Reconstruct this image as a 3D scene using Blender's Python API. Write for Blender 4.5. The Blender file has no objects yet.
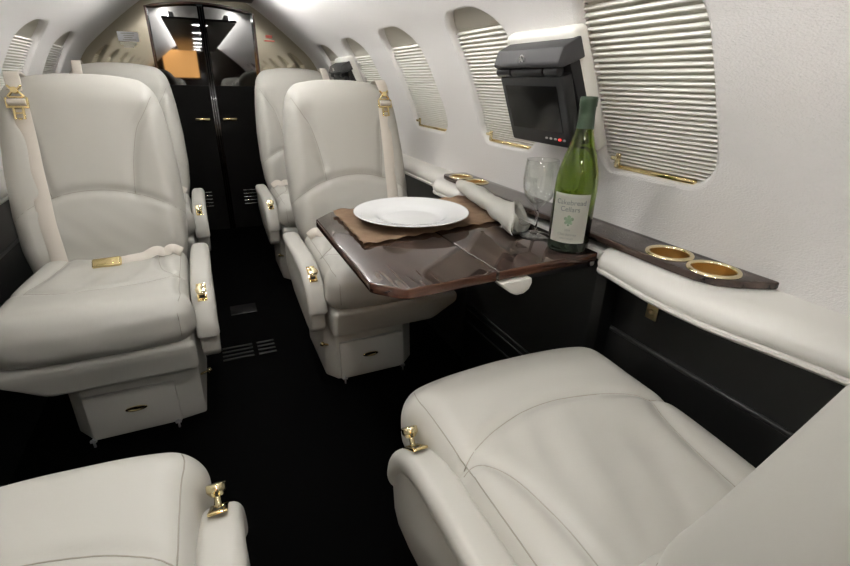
import bpy, bmesh, math, random
from mathutils.bvhtree import BVHTree
import numpy as np
from mathutils import Vector, Matrix, noise
from mathutils.geometry import delaunay_2d_cdt
random.seed(7)
S = bpy.context.scene
COL = S.collection
PI = math.pi
XC = 0.085      # centre line of the cabin (metres)
Y_FRONT, Y_REAR = 3.15, -1.35
KS = .85                               # seats and floor: everything that stands on the floor
FLOOR = 1.06*(1-KS)
rad = math.radians

# ------------------------------------------------------------------ materials
def new_mat(name):
    m = bpy.data.materials.new(name); m.use_nodes = True
    return m, m.node_tree.nodes, m.node_tree.links, m.node_tree.nodes['Principled BSDF']
def mat(name, col, rough=.5, metal=0., ior=1.5, coat=0., spec=None, bump=None, var=None, trans=0., emit=None, estr=0., sheen=0.):
    """bump = (scale, strength, distance); var = (scale, amount) colour variation"""
    m, N, L, b = new_mat(name)
    b.inputs['Base Color'].default_value = (*col, 1)
    b.inputs['Roughness'].default_value = rough
    b.inputs['Metallic'].default_value = metal
    b.inputs['IOR'].default_value = ior
    b.inputs['Coat Weight'].default_value = coat
    b.inputs['Coat Roughness'].default_value = .03
    b.inputs['Transmission Weight'].default_value = trans
    if sheen: b.inputs['Sheen Weight'].default_value = sheen
    if spec is not None: b.inputs['Specular IOR Level'].default_value = spec
    if emit:
        b.inputs['Emission Color'].default_value = (*emit, 1); b.inputs['Emission Strength'].default_value = estr
    tc = N.new('ShaderNodeTexCoord')
    if bump:
        n = N.new('ShaderNodeTexNoise'); n.inputs['Scale'].default_value = bump[0]; n.inputs['Detail'].default_value = 3
        L.new(tc.outputs['Object'], n.inputs['Vector'])
        bp = N.new('ShaderNodeBump'); bp.inputs['Strength'].default_value = bump[1]; bp.inputs['Distance'].default_value = bump[2]
        L.new(n.outputs['Fac'], bp.inputs['Height']); L.new(bp.outputs['Normal'], b.inputs['Normal'])
    if var:
        n = N.new('ShaderNodeTexNoise'); n.inputs['Scale'].default_value = var[0]; n.inputs['Detail'].default_value = 4
        L.new(tc.outputs['Object'], n.inputs['Vector'])
        r = N.new('ShaderNodeMix'); r.data_type = 'RGBA'
        r.inputs[6].default_value = (*[c*(1-var[1]) for c in col], 1); r.inputs[7].default_value = (*[min(1, c*(1+var[1])) for c in col], 1)
        L.new(n.outputs['Fac'], r.inputs[0]); L.new(r.outputs[2], b.inputs['Base Color'])
    return m

M = {}
M['leather'] = mat('ivory_leather', (.455, .445, .405), .48, bump=(420, .12, .0006), var=(6, .02))
M['thread'] = mat('leather_seam', (.30, .28, .235), .7)
M['webbing'] = mat('cream_webbing', (.66, .61, .54), .6, bump=(700, .4, .0006))
M['gold'] = mat('polished_gold', (.80, .65, .34), .16, 1.)
M['goldsoft'] = mat('brushed_gold_cup', (.60, .41, .17), .3, 1.)
M['palegold'] = mat('pale_gold', (.82, .72, .46), .2, 1.)
M['chrome'] = mat('chrome', (.8, .8, .8), .12, 1.)
M['wall'] = mat('wall_cloth', (.73, .712, .695), .75)
M['ceil'] = mat('headliner', (.78, .76, .73), .7, bump=(300, .1, .0006))
M['ledge'] = mat('white_vinyl', (.76, .745, .70), .4, bump=(300, .08, .0005))
M['dark'] = mat('black_side_panel', (.0045, .0045, .0045), .42, spec=.35, bump=(300, .1, .0005))
M['darktrim'] = mat('grey_trim_strip', (.03, .03, .03), .3)
M['carpet'] = mat('black_carpet', (.0012, .0012, .0012), .95, spec=.02, bump=(900, .5, .002))
M['ventmetal'] = mat('dark_vent_metal', (.012, .012, .012), .6, spec=.2)
M['jamb'] = mat('window_surround', (.66, .64, .60), .6)
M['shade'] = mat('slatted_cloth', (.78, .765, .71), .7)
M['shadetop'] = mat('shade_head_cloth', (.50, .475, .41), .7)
M['plastic'] = mat('black_plastic', (.012, .012, .013), .45, spec=.3, bump=(500, .1, .0004))
M['plastic2'] = mat('grey_plastic', (.035, .035, .037), .5, spec=.3, bump=(500, .1, .0004))
M['screen'] = mat('screen_glass', (.003, .003, .003), .12, spec=.25)
M['led'] = mat('red_led', (.6, .02, .02), .4, emit=(1, .04, .03), estr=2)
M['button'] = mat('silver_button', (.35, .35, .35), .4)
M['mark'] = mat('silver_mark', (.6, .6, .6), .35, .6)
M['china'] = mat('white_china', (.84, .85, .85), .12, coat=.4)
M['linen'] = mat('white_linen', (.88, .865, .80), .8, bump=(600, .4, .001))
M['steel'] = mat('cutlery_steel', (.75, .75, .73), .18, 1.)
M['glass'] = mat('clear_glass', (1, 1, 1), .0, trans=1., ior=1.33)
M['label'] = mat('label_paper', (.72, .71, .63), .7)
M['print'] = mat('grey_print', (.22, .24, .22), .7)
M['printl'] = mat('pale_print', (.45, .45, .40), .7)
M['leafp'] = mat('green_print', (.20, .27, .18), .7)
M['capsule'] = mat('green_foil', (.026, .048, .027), .4, .2)
M['cork'] = mat('dark_foil_ring', (.03, .05, .03), .4)
M['door'] = mat('black_lacquer', (.006, .004, .003), .025, ior=2.1)
M['matteblack'] = mat('matte_black', (.0025, .0022, .002), .55, spec=.12)  # also colours the painted dark reflection low on the doors
M['doorframe'] = mat('brown_edge', (.06, .025, .018), .2, coat=.5)
M['mirror'] = mat('beige_mirror', (.52, .48, .38), .045, 1.)
M['lamp'] = mat('lamp_diffuser', (.9, .9, .9), .5, emit=(1., .985, .965), estr=86.)
M['fill'] = mat('fill_light_lens', (.9, .9, .9), .5, emit=(1., .985, .965), estr=92.)
M['lampframe'] = mat('light_frame', (.7, .7, .68), .4)
M['amber'] = mat('amber_glow', (.8, .45, .15), .5, emit=(1., .50, .16), estr=4.)
M['placard'] = mat('placard_white', (.85, .86, .90), .5)
M['placardc'] = mat('placard_cream', (.85, .83, .72), .5)
M['red'] = mat('red_print', (.90, .20, .17), .5)
M['pane'] = mat('inner_pane', (.60, .575, .49), .5)
M['rear'] = mat('rear_panel', (.012, .009, .008), .3)
M['brasslatch'] = mat('aged_brass', (.55, .44, .25), .4, 1.)
M['whitepl'] = mat('white_pad', (.70, .69, .64), .45)

def wood(name, c1, c2, scale, rough, axis):
    m, N, L, b = new_mat(name)
    tc = N.new('ShaderNodeTexCoord'); mp = N.new('ShaderNodeMapping')
    mp.inputs['Scale'].default_value = axis
    w = N.new('ShaderNodeTexNoise'); w.inputs['Scale'].default_value = scale; w.inputs['Detail'].default_value = 6; w.inputs['Distortion'].default_value = .6
    r = N.new('ShaderNodeValToRGB'); r.color_ramp.elements[0].position = .35; r.color_ramp.elements[1].position = .68
    r.color_ramp.elements[0].color = (*c1, 1); r.color_ramp.elements[1].color = (*c2, 1)
    L.new(tc.outputs['Object'], mp.inputs['Vector']); L.new(mp.outputs['Vector'], w.inputs['Vector'])
    L.new(w.outputs['Fac'], r.inputs['Fac']); L.new(r.outputs['Color'], b.inputs['Base Color'])
    b.inputs['Roughness'].default_value = rough*.5; b.inputs['IOR'].default_value = 1.5
    return m
M['wood'] = wood('dark_walnut_lacquer', (.016, .010, .008), (.050, .034, .027), 6, .12, (18, 1.2, 8))
M['woodedge'] = wood('walnut_edge', (.024, .010, .007), (.075, .033, .020), 7, .15, (1.2, 12, 20))

m, N, L, b = new_mat('thin_clear_glass')
tr = N.new('ShaderNodeBsdfTransparent'); gg = N.new('ShaderNodeBsdfGlossy'); gg.inputs['Roughness'].default_value = .01
tr.inputs[0].default_value = (.97, .98, .97, 1)
lw = N.new('ShaderNodeLayerWeight'); lw.inputs['Blend'].default_value = .5; mx = N.new('ShaderNodeMixShader')
pw = N.new('ShaderNodeMath'); pw.operation = 'POWER'; pw.inputs[1].default_value = 2.6
ma = N.new('ShaderNodeMath'); ma.operation = 'MULTIPLY_ADD'; ma.inputs[1].default_value = .75; ma.inputs[2].default_value = .09
L.new(lw.outputs['Facing'], pw.inputs[0]); L.new(pw.outputs[0], ma.inputs[0])
L.new(ma.outputs[0], mx.inputs[0]); L.new(tr.outputs[0], mx.inputs[1]); L.new(gg.outputs[0], mx.inputs[2])
L.new(mx.outputs[0], N['Material Output'].inputs['Surface'])
M['thinglass'] = m
# green bottle glass
m, N, L, b = new_mat('green_bottle_glass')
b.inputs['Base Color'].default_value = (.38, .50, .10, 1); b.inputs['Roughness'].default_value = .02
b.inputs['Transmission Weight'].default_value = 1.; b.inputs['IOR'].default_value = 1.5
M['bottle'] = m
M['refrbase'] = mat('dark_refraction_band', (.004, .008, .003), .06)
M['refrcore'] = mat('dark_refraction_core', (.002, .004, .0015), .6, spec=.1)
# brown place mat cloth
m, N, L, b = new_mat('brown_mat_cloth')
tc = N.new('ShaderNodeTexCoord')
n1 = N.new('ShaderNodeTexNoise'); n1.inputs['Scale'].default_value = 22; n1.inputs['Detail'].default_value = 5
n2 = N.new('ShaderNodeTexNoise'); n2.inputs['Scale'].default_value = 500
r = N.new('ShaderNodeValToRGB'); r.color_ramp.elements[0].color = (.26, .165, .10, 1); r.color_ramp.elements[1].color = (.42, .29, .185, 1)
r.color_ramp.elements[0].position = .3; r.color_ramp.elements[1].position = .7
bp = N.new('ShaderNodeBump'); bp.inputs['Strength'].default_value = .5; bp.inputs['Distance'].default_value = .002
ad = N.new('ShaderNodeMath'); ad.operation = 'ADD'
for n in (n1, n2): L.new(tc.outputs['Object'], n.inputs['Vector'])
L.new(n1.outputs['Fac'], r.inputs['Fac']); L.new(r.outputs['Color'], b.inputs['Base Color'])
L.new(n1.outputs['Fac'], ad.inputs[0]); L.new(n2.outputs['Fac'], ad.inputs[1]); L.new(ad.outputs[0], bp.inputs['Height'])
L.new(bp.outputs['Normal'], b.inputs['Normal']); b.inputs['Roughness'].default_value = .85
M['mat'] = m
# woven wall cloth: crossed fine waves as bump
m = M['wall']; N = m.node_tree.nodes; L = m.node_tree.links; b = N['Principled BSDF']
tc = N.new('ShaderNodeTexCoord'); mp = N.new('ShaderNodeMapping'); mp.inputs['Scale'].default_value = (1, .45, 1)
n1 = N.new('ShaderNodeTexNoise'); n1.inputs['Scale'].default_value = 520; n1.inputs['Detail'].default_value = 2
bp = N.new('ShaderNodeBump'); bp.inputs['Strength'].default_value = .85; bp.inputs['Distance'].default_value = .002
L.new(tc.outputs['Object'], mp.inputs['Vector']); L.new(mp.outputs['Vector'], n1.inputs['Vector'])
L.new(n1.outputs['Fac'], bp.inputs['Height']); L.new(bp.outputs['Normal'], b.inputs['Normal'])

# ------------------------------------------------------------------ helpers
def obj(name, bm, m, parent=None, smooth=True, recalc=True, angle=None):
    if recalc: bmesh.ops.recalc_face_normals(bm, faces=bm.faces[:])
    me = bpy.data.meshes.new(name); bm.to_mesh(me); bm.free()
    me.materials.append(M[m] if isinstance(m, str) else m)
    if smooth:
        for p in me.polygons: p.use_smooth = True
        if angle: me.set_sharp_from_angle(angle=rad(angle))
    o = bpy.data.objects.new(name, me); COL.objects.link(o)
    if parent: o.parent = parent
    return o
def tag(o, label=None, cat=None, group=None, kind=None):
    if label: o['label'] = label
    if cat: o['category'] = cat
    if group: o['group'] = group
    if kind: o['kind'] = kind
    return o
def thing(name, label, cat, loc=(0, 0, 0), rz=0, group=None):
    o = bpy.data.objects.new(name, None); COL.objects.link(o)
    o.location = loc; o.rotation_euler = (0, 0, rz); o.empty_display_size = .05
    return tag(o, label, cat, group)
def dup(root, loc, rz=None, label=None, skip=()):
    def cp(o, par):
        c = o.copy(); COL.objects.link(c); c.parent = par
        for k in list(o.children):
            if k.name.split('.')[0] not in skip: cp(k, c)
        return c
    r_ = cp(root, None); r_.location = loc
    if rz is not None: r_.rotation_euler = (0, 0, rz)
    if label: r_['label'] = label
    return r_

def bm_box(cx, cy, cz, sx, sy, sz, bev=0., seg=2, bm=None):
    b0 = bmesh.new()
    bmesh.ops.create_cube(b0, size=1, matrix=Matrix.Translation((cx, cy, cz)) @ Matrix.Diagonal((sx, sy, sz, 1)))
    if bev: bmesh.ops.bevel(b0, geom=b0.edges[:], offset=bev, segments=seg, affect='EDGES', profile=.5)
    return merge(bm, b0)
def merge(bm, b0):
    if bm is None: return b0
    t = bpy.data.meshes.new('t'); b0.to_mesh(t); b0.free(); bm.from_mesh(t); bpy.data.meshes.remove(t)
    return bm
def xform(bm, mtx):
    bmesh.ops.transform(bm, matrix=mtx, verts=bm.verts[:]); return bm
def bm_cyl(p0, p1, r0, r1=None, seg=20, bm=None, cap=True, bev=0.):
    r1 = r0 if r1 is None else r1
    p0, p1 = Vector(p0), Vector(p1); d = p1-p0
    q = Vector((0, 0, 1)).rotation_difference(d.normalized())
    b0 = bmesh.new()
    bmesh.ops.create_cone(b0, cap_ends=cap, segments=seg, radius1=r0, radius2=r1, depth=d.length,
                          matrix=Matrix.Translation((p0+p1)/2) @ q.to_matrix().to_4x4())
    if bev:
        es = [e for e in b0.edges if len(e.link_faces) == 2 and e.calc_face_angle() > 1.]
        bmesh.ops.bevel(b0, geom=es, offset=bev, segments=2, affect='EDGES', profile=.5)
    return merge(bm, b0)
def bm_lathe(prof, seg=48, bm=None, closed=False):
    b0 = bmesh.new(); rings = []
    for r_, z in prof:
        if r_ < 1e-6: rings.append([b0.verts.new((0, 0, z))])
        else: rings.append([b0.verts.new((r_*math.cos(2*PI*i/seg), r_*math.sin(2*PI*i/seg), z)) for i in range(seg)])
    prs = list(zip(rings[:-1], rings[1:]))
    if closed: prs.append((rings[-1], rings[0]))
    for a, c in prs:
        for i in range(seg):
            j = (i+1) % seg
            if len(a) == 1 and len(c) == 1: continue
            if len(a) == 1: b0.faces.new((a[0], c[i], c[j]))
            elif len(c) == 1: b0.faces.new((a[i], a[j], c[0]))
            else: b0.faces.new((a[i], a[j], c[j], c[i]))
    return merge(bm, b0)
def smooth_path(pts, n=8):
    """Catmull-Rom through pts"""
    P = [Vector(p) for p in pts]; out = []
    for i in range(len(P)-1):
        p0 = P[max(i-1, 0)]; p1 = P[i]; p2 = P[i+1]; p3 = P[min(i+2, len(P)-1)]
        for k in range(n):
            t = k/n
            out.append(.5*((2*p1)+(p2-p0)*t+(2*p0-5*p1+4*p2-p3)*t*t+(3*p1-p0-3*p2+p3)*t**3))
    out.append(P[-1]); return out
def bm_sweep(path, sec, up=(0, 0, 1), bm=None, scale=None, cap=True):
    """sec: closed list of (a,b): a along side vector, b along normal"""
    b0 = bmesh.new(); rings = []; P = [Vector(p) for p in path]; n = len(P)
    for i, p in enumerate(P):
        t = (P[min(i+1, n-1)]-P[max(i-1, 0)]).normalized()
        u = up(i/(n-1)) if callable(up) else up
        u = Vector(u)
        side = t.cross(u).normalized(); nrm = side.cross(t).normalized()
        s = scale(i/(n-1)) if scale else 1.
        rings.append([b0.verts.new(p+side*a*s+nrm*c*s) for a, c in sec])
    k = len(sec)
    for a, c in zip(rings[:-1], rings[1:]):
        for i in range(k): b0.faces.new((a[i], a[(i+1) % k], c[(i+1) % k], c[i]))
    if cap: b0.faces.new(rings[0][::-1]); b0.faces.new(rings[-1])
    return merge(bm, b0)
def bm_tube(path, r, seg=8, bm=None):
    sec = [(r*math.cos(2*PI*i/seg), r*math.sin(2*PI*i/seg)) for i in range(seg)]
    P = [Vector(p) for p in path]
    d = (P[-1]-P[0]).normalized(); up = Vector((0, 0, 1)) if abs(d.z) < .9 else Vector((0, 1, 0))
    return bm_sweep(P, sec, up, bm)
def rrect(w, h, r, n=4):
    out = []
    for cx, cy, a0 in ((w/2-r, h/2-r, 0), (-w/2+r, h/2-r, 90), (-w/2+r, -h/2+r, 180), (w/2-r, -h/2+r, 270)):
        for k in range(n+1):
            a = rad(a0+90*k/n); out.append((cx+r*math.cos(a), cy+r*math.sin(a)))
    return out
def bm_prism(poly, f, t0, t1, bev=0., seg=2, bm=None):
    """poly 2D; f(a,b,t)->3D"""
    b0 = bmesh.new()
    A = [b0.verts.new(f(a, c, t0)) for a, c in poly]; B = [b0.verts.new(f(a, c, t1)) for a, c in poly]
    n = len(poly)
    b0.faces.new(A[::-1]); b0.faces.new(B)
    for i in range(n): b0.faces.new((A[i], A[(i+1) % n], B[(i+1) % n], B[i]))
    bmesh.ops.recalc_face_normals(b0, faces=b0.faces[:])
    if bev:
        es = [e for e in b0.edges if e.calc_face_angle(0) > .5]
        bmesh.ops.bevel(b0, geom=es, offset=bev, segments=seg, affect='EDGES', profile=.5, clamp_overlap=True)
    return merge(bm, b0)
def axis_pts(h, r, k, m_):
    return list(np.concatenate([np.linspace(-h, -(h-r), k, endpoint=False), np.linspace(-(h-r), h-r, m_, endpoint=False), np.linspace(h-r, h, k+1)]))
def bm_pad(half, r, n, fn, k=5):
    """rounded box, then deformation fn(P: Nx3 array, Q: Nx3 in -1..1)"""
    ax = [axis_pts(half[i], r, k, n[i]) for i in range(3)]
    verts = {}; pts = []; faces = []
    def vid(p):
        key = tuple(round(c, 5) for c in p)
        if key not in verts: verts[key] = len(pts); pts.append(p)
        return verts[key]
    for d in range(3):
        a, c = (d+1) % 3, (d+2) % 3
        for sgn in (-1, 1):
            for i in range(len(ax[a])-1):
                for j in range(len(ax[c])-1):
                    q = []
                    for ii, jj in ((i, j), (i+1, j), (i+1, j+1), (i, j+1)):
                        p = [0, 0, 0]; p[d] = sgn*half[d]; p[a] = ax[a][ii]; p[c] = ax[c][jj]; q.append(vid(p))
                    faces.append(q if sgn > 0 else q[::-1])
    P = np.array(pts); H = np.array(half)
    inner = np.clip(P, -(H-r), H-r); dlt = P-inner; ln = np.linalg.norm(dlt, axis=1, keepdims=True); ln[ln == 0] = 1
    P = inner+dlt/ln*r
    W = fn(P, P/H)
    b0 = bmesh.new(); V = [b0.verts.new(p) for p in W]
    for f_ in faces: b0.faces.new([V[i] for i in f_])
    return b0
def poly_dist(X, Y, poly):
    d = np.full(X.shape, 9.)
    for (x0, y0), (x1, y1) in zip(poly[:-1], poly[1:]):
        vx, vy = x1-x0, y1-y0; t = np.clip(((X-x0)*vx+(Y-y0)*vy)/(vx*vx+vy*vy+1e-12), 0, 1)
        d = np.minimum(d, np.hypot(X-x0-t*vx, Y-y0-t*vy))
    return d
def poly2(pts, n=8):
    return [(p.x, p.y) for p in smooth_path([(a, c, 0) for a, c in pts], n)]
def sstep(a, b_, x):
    t = np.clip((x-a)/(b_-a), 0, 1); return t*t*(3-2*t)
def text_bm(s, size, font_mat=None, extrude=.0004):
    cu = bpy.data.curves.new('tmp', 'FONT'); cu.body = s; cu.size = size; cu.align_x = 'CENTER'; cu.align_y = 'CENTER'; cu.extrude = extrude
    o = bpy.data.objects.new('tmp', cu); COL.objects.link(o)
    dg = bpy.context.evaluated_depsgraph_get(); me = bpy.data.meshes.new_from_object(o.evaluated_get(dg))
    bm = bmesh.new(); bm.from_mesh(me)
    bpy.data.objects.remove(o); bpy.data.curves.remove(cu); bpy.data.meshes.remove(me)
    return bm

# ------------------------------------------------------------------ cabin shell
# cross-section of the cabin lining: half width against height, from the ledge up to the crown
KP = [(.703, .70), (.713, .77), (.712, .86), (.696, .95), (.660, 1.035), (.620, 1.115), (.570, 1.19), (.470, 1.28), (.352, 1.375), (.258, 1.440), (.135, 1.49), (0, 1.505), (-.135, 1.49)]
PRO = np.array([(p.x, p.y) for p in smooth_path([(a, c, 0) for a, c in KP], 20)])[:221]
PS = np.concatenate([[0], np.cumsum(np.hypot(*np.diff(PRO, axis=0).T))])
STOP = float(PS[-1])
NRM = np.gradient(PRO, axis=0); NRM = np.stack([NRM[:, 1], -NRM[:, 0]], 1); NRM /= np.linalg.norm(NRM, axis=1)[:, None]
def cylp(y, s, off=0., side=1):
    h = np.interp(s, PS, PRO[:, 0]); z = np.interp(s, PS, PRO[:, 1])
    nx = np.interp(s, PS, NRM[:, 0]); nz = np.interp(s, PS, NRM[:, 1])
    return Vector((XC+side*(h+off*nx), y, z+off*nz))
WIN = [(.522, .787), (1.022, 1.293), (1.525, 1.826), (2.05, 2.33), (2.53, 2.82), (.02, .29), (-.48, -.21)]
WS0, WS1 = .199, .575
def win_outline(y0, y1, grow=0., n=7):
    cy = (y0+y1)/2; hw = (y1-y0)/2+grow; s0, s1 = WS0-grow, WS1+grow; h = s1-s0
    rt, rb = .105+grow*.5, .052+grow*.5; out = []
    for r_, cx_, cs, a0 in ((rt, hw-rt, s1-rt, 0), (rt, -hw+rt, s1-rt, 90), (rb, -hw+rb, s0+rb, 180), (rb, hw-rb, s0+rb, 270)):
        for k in range(n+1):
            a = rad(a0+90*k/n); yy = cx_+r_*math.cos(a); ss = cs+r_*math.sin(a)
            t = (ss-s0)/h
            yy *= 1-.10*max(0, t-.45)**1.5
            out.append((cy+yy, ss))
    # extra points along the straight sides
    dense = []
    for i, p in enumerate(out):
        q = out[(i+1) % len(out)]; d = math.hypot(q[0]-p[0], q[1]-p[1]); k = max(1, int(d/.03))
        for j in range(k): dense.append((p[0]+(q[0]-p[0])*j/k, p[1]+(q[1]-p[1])*j/k))
    return dense
def inside(p, poly):
    c = False; n = len(poly)
    for i in range(n):
        (x0, y0), (x1, y1) = poly[i], poly[i-1]
        if (y0 > p[1]) != (y1 > p[1]) and p[0] < (x1-x0)*(p[1]-y0)/(y1-y0)+x0: c = not c
    return c
def wall(side, name):
    S0, S1 = 0., .92
    outl = [win_outline(a, c, .010) for a, c in WIN]
    pts = []; edges = []
    ys = np.linspace(Y_REAR, Y_FRONT, 100); ss = np.linspace(S0, S1, 24)
    for o_ in outl:
        st = len(pts); pts += [Vector(p) for p in o_]; edges += [(st+i, st+(i+1) % len(o_)) for i in range(len(o_))]
    big = [win_outline(a, c, .016) for a, c in WIN]
    for y in ys:
        for s in ss:
            if not any(a-.04 < y < c+.04 and inside((y, s), bg) for (a, c), bg in zip(WIN, big)): pts.append(Vector((y, s)))
    V, E_, F_, *_ = delaunay_2d_cdt(pts, edges, [], 0, 1e-6)
    bm = bmesh.new(); bv = [bm.verts.new(cylp(p.x, p.y, 0., side)) for p in V]
    for f_ in F_:
        c = sum((V[i] for i in f_), Vector((0, 0)))/len(f_)
        if any(a-.04 < c.x < d+.04 and inside(c, o_) for (a, d), o_ in zip(WIN, outl)): continue
        try: bm.faces.new([bv[i] for i in f_])
        except ValueError: pass
    # inside faces look towards the axis
    for f_ in bm.faces:
        f_.normal_update(); c = f_.calc_center_median(); 
        if f_.normal.dot(Vector((XC-c.x, 0, .95-c.z))) < 0: f_.normal_flip()
    bmesh.ops.delete(bm, geom=[v for v in bm.verts if not v.link_faces], context='VERTS')
    return tag(obj(name, bm, 'wall', recalc=False), kind='structure')
wall(1, 'wall_right'); wall(-1, 'wall_left')
bm = bmesh.new(); g = []
for i in range(21):
    q = -1+2*i/20; g.append([bm.verts.new(cylp(y, STOP-abs(q)*(STOP-.92), 0., 1 if q < 0 else -1)) for y in np.linspace(Y_REAR, Y_FRONT, 30)])
for a, c in zip(g[:-1], g[1:]):
    for i in range(29): bm.faces.new((a[i], a[i+1], c[i+1], c[i]))
tag(obj('ceiling', bm, 'ceil'), kind='structure')
tag(obj('floor', bm_box(XC, 1.1, FLOOR-.02, 1.7, 5.2, .04), 'carpet'), kind='structure')
# rear end of the cabin
bm = bm_box(XC, Y_REAR-.02, .8, 1.6, .04, 1.7)
tag(obj('wall_rear', bm, 'rear'), kind='structure')

# windows: pane + surround (structure), shade (thing)
def window(idx, y0, y1, side, label, head=.80):
    """surround ring + outer pane + slatted shade"""
    w = bmesh.new(); loops = []
    for grow, r_ in ((.0100, .0), (.0060, .0012), (.0025, .004), (.0, .009), (-.001, .034)):
        loops.append([w.verts.new(cylp(y, s, r_, side)) for y, s in win_outline(y0, y1, grow)])
    # outlines may differ in length by density: resample to same count
    n = min(len(l) for l in loops)
    if any(len(l) != n for l in loops):
        w.free(); w = bmesh.new(); loops = []
        for grow, r_ in ((.0100, .0), (.0060, .0012), (.0025, .004), (.0, .009), (-.001, .034)):
            o_ = win_outline(y0, y1, grow); L_ = [0]
            for i in range(len(o_)): q = o_[(i+1) % len(o_)]; L_.append(L_[-1]+math.hypot(q[0]-o_[i][0], q[1]-o_[i][1]))
            k = 120; oo = o_+[o_[0]]; ptsr = []
            for j in range(k):
                t = L_[-1]*j/k; ptsr.append((np.interp(t, L_, [p[0] for p in oo]), np.interp(t, L_, [p[1] for p in oo])))
            loops.append([w.verts.new(cylp(y, s, r_, side)) for y, s in ptsr])
    for a, c in zip(loops[:-1], loops[1:]):
        k = len(a)
        for i in range(k): w.faces.new((a[i], a[(i+1) % k], c[(i+1) % k], c[i]))
    pb = bmesh.new(); rows = []
    for i in range(13):
        th = WS0-.035+(WS1-WS0+.07)*i/12
        rows.append([pb.verts.new(cylp(y, th, .0265, side)) for y in (y0-.03, y1+.03)])
    for a, c in zip(rows[:-1], rows[1:]): pb.faces.new((a[0], a[1], c[1], c[0]))
    win = tag(obj('window_%d' % idx, pb, 'pane'), kind='structure')
    fr = obj('window_surround', w, 'wall', win)
    sh = thing('window_shade', label, 'window shade', cylp((y0+y1)/2, WS0, .022, side), 0, 'slatted window shades')
    base = sh.location
    # pleats: fine at the bottom, opening towards the top
    s0, s1 = WS0-.004, WS0+(WS1-WS0)*head
    n = 37; pos = [0]
    for i in range(n): pos.append(pos[-1]+.0052+.0065*(i/n)**.9)
    k = (s1-s0)/pos[-1]; pos = [s0+p*k for p in pos]
    bm = bmesh.new()
    for i in range(n):
        a, c = pos[i], pos[i+1]; q = (c-a)*.37
        g_ = [[bm.verts.new(cylp(y, s, r_, side)-base) for y in (y0-.006, y1+.006)] for s, r_ in ((a, .0155), (a+q*.55, .0150), (a+q, .0185), (a+q, .0225), (a+q*.4, .0185))]
        for u_ in range(5):
            v_ = (u_+1) % 5
            bm.faces.new((g_[u_][0], g_[u_][1], g_[v_][1], g_[v_][0]))
    obj('slats', bm, 'shade', sh, smooth=False)
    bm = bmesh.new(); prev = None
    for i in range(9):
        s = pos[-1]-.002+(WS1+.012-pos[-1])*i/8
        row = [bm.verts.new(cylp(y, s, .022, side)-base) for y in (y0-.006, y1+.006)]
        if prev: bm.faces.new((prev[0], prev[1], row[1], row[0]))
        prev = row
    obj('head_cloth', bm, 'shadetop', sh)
    s = WS0+.004
    c = cylp(0, s, .011, side)-base
    bm = bm_box(c.x, 0, c.z, .010, y1-y0-.075, .008, .002)
    obj('bottom_rail', bm, 'gold', sh)
    yt = (y1-y0)/2-.045
    c = cylp(0, s+.014, .006, side)-base
    bm = bm_box(c.x, yt, c.z, .006, .012, .030, .002); bm_box(c.x-side*.008, yt, c.z+.006, .012, .016, .008, .002, bm=bm)
    obj('pull_tab', bm, 'palegold', sh)
names = ['beside the wine bottle, right of the nearer monitor', 'partly behind the nearer monitor', 'second to the left of the nearer monitor, above the white ledge',
         'on the right wall just past the far monitor', 'farthest on the right wall, beside the beige bulkhead']
lnames = ['', '', '', 'on the left wall behind the front left seat', 'on the left wall beside the beige bulkhead']
k = 0
for i, (a, c) in enumerate(WIN):
    lab = ['white slatted shade in the big window beside the wine bottle',
           'white slatted shade in the window half hidden by the nearer monitor',
           'white slatted shade in the right window between front right seat and nearer monitor',
           'white slatted shade in the right window just behind the far monitor, nearer side',
           'narrow looking slatted shade in the farthest window of the right wall',
           'white slatted shade in the right wall window at the near right seat', 'white slatted shade in the rearmost window of the right wall'][i]
    k += 1; window(k, a, c, 1, lab, (.97, .84, .80, .76, .74, .9, .9)[i])
for i, (a, c) in enumerate(WIN):
    lab = ['white slatted shade in the left wall window abreast of the wine bottle', 'white slatted shade in the left wall window abreast of the table',
           'white slatted shade in the cut off window at the top left corner',
           'white slatted shade in the left window above the shoulder belt of the left seat',
           'white slatted shade in the left window nearest the beige bulkhead',
           'white slatted shade in the left wall window at the near left seat', 'white slatted shade in the rearmost window of the left wall'][i]
    if i in (2, 3, 4): k += 1; window(k, a, c, -1, lab)
    else:
        pass
# windows on the left wall that face away from view keep a plain plug so the tube stays closed
for i in (0, 1, 5, 6):
    a, c = WIN[i]; k += 1
    window(k, a, c, -1, ['white slatted shade in the left wall window abreast of the wine bottle', 'white slatted shade in the left wall window abreast of the table', '', '', '',
                         'white slatted shade in the left wall window at the near left seat', 'white slatted shade in the rearmost window of the left wall'][i])

# front bulkhead: beige mirror panels, arched header, doors
DX0, DX1, DZ, XD = -.182, .353, 1.400, .084
def arch(n=14):
    return [(DX1+(DX0-DX1)*i/n, DZ+.031*math.sin(PI*i/n)) for i in range(n+1)]
poly = []
for i in range(49):
    q = 1-2*i/48; p_ = cylp(0, STOP-abs(q)*STOP, .006, 1 if q > 0 else -1); poly.append((p_.x, p_.z))
poly += [(XC-.62, 0), (DX0, 0)]+[(DX0, DZ)]+arch()[::-1][1:-1]+[(DX1, DZ), (DX1, 0), (XC+.62, 0)]
bm = bm_prism(poly, lambda a, c, t: Vector((a, t, c)), Y_FRONT, Y_FRONT+.025)
tag(obj('wall_front', bm, 'mirror', smooth=False), kind='structure')
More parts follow.
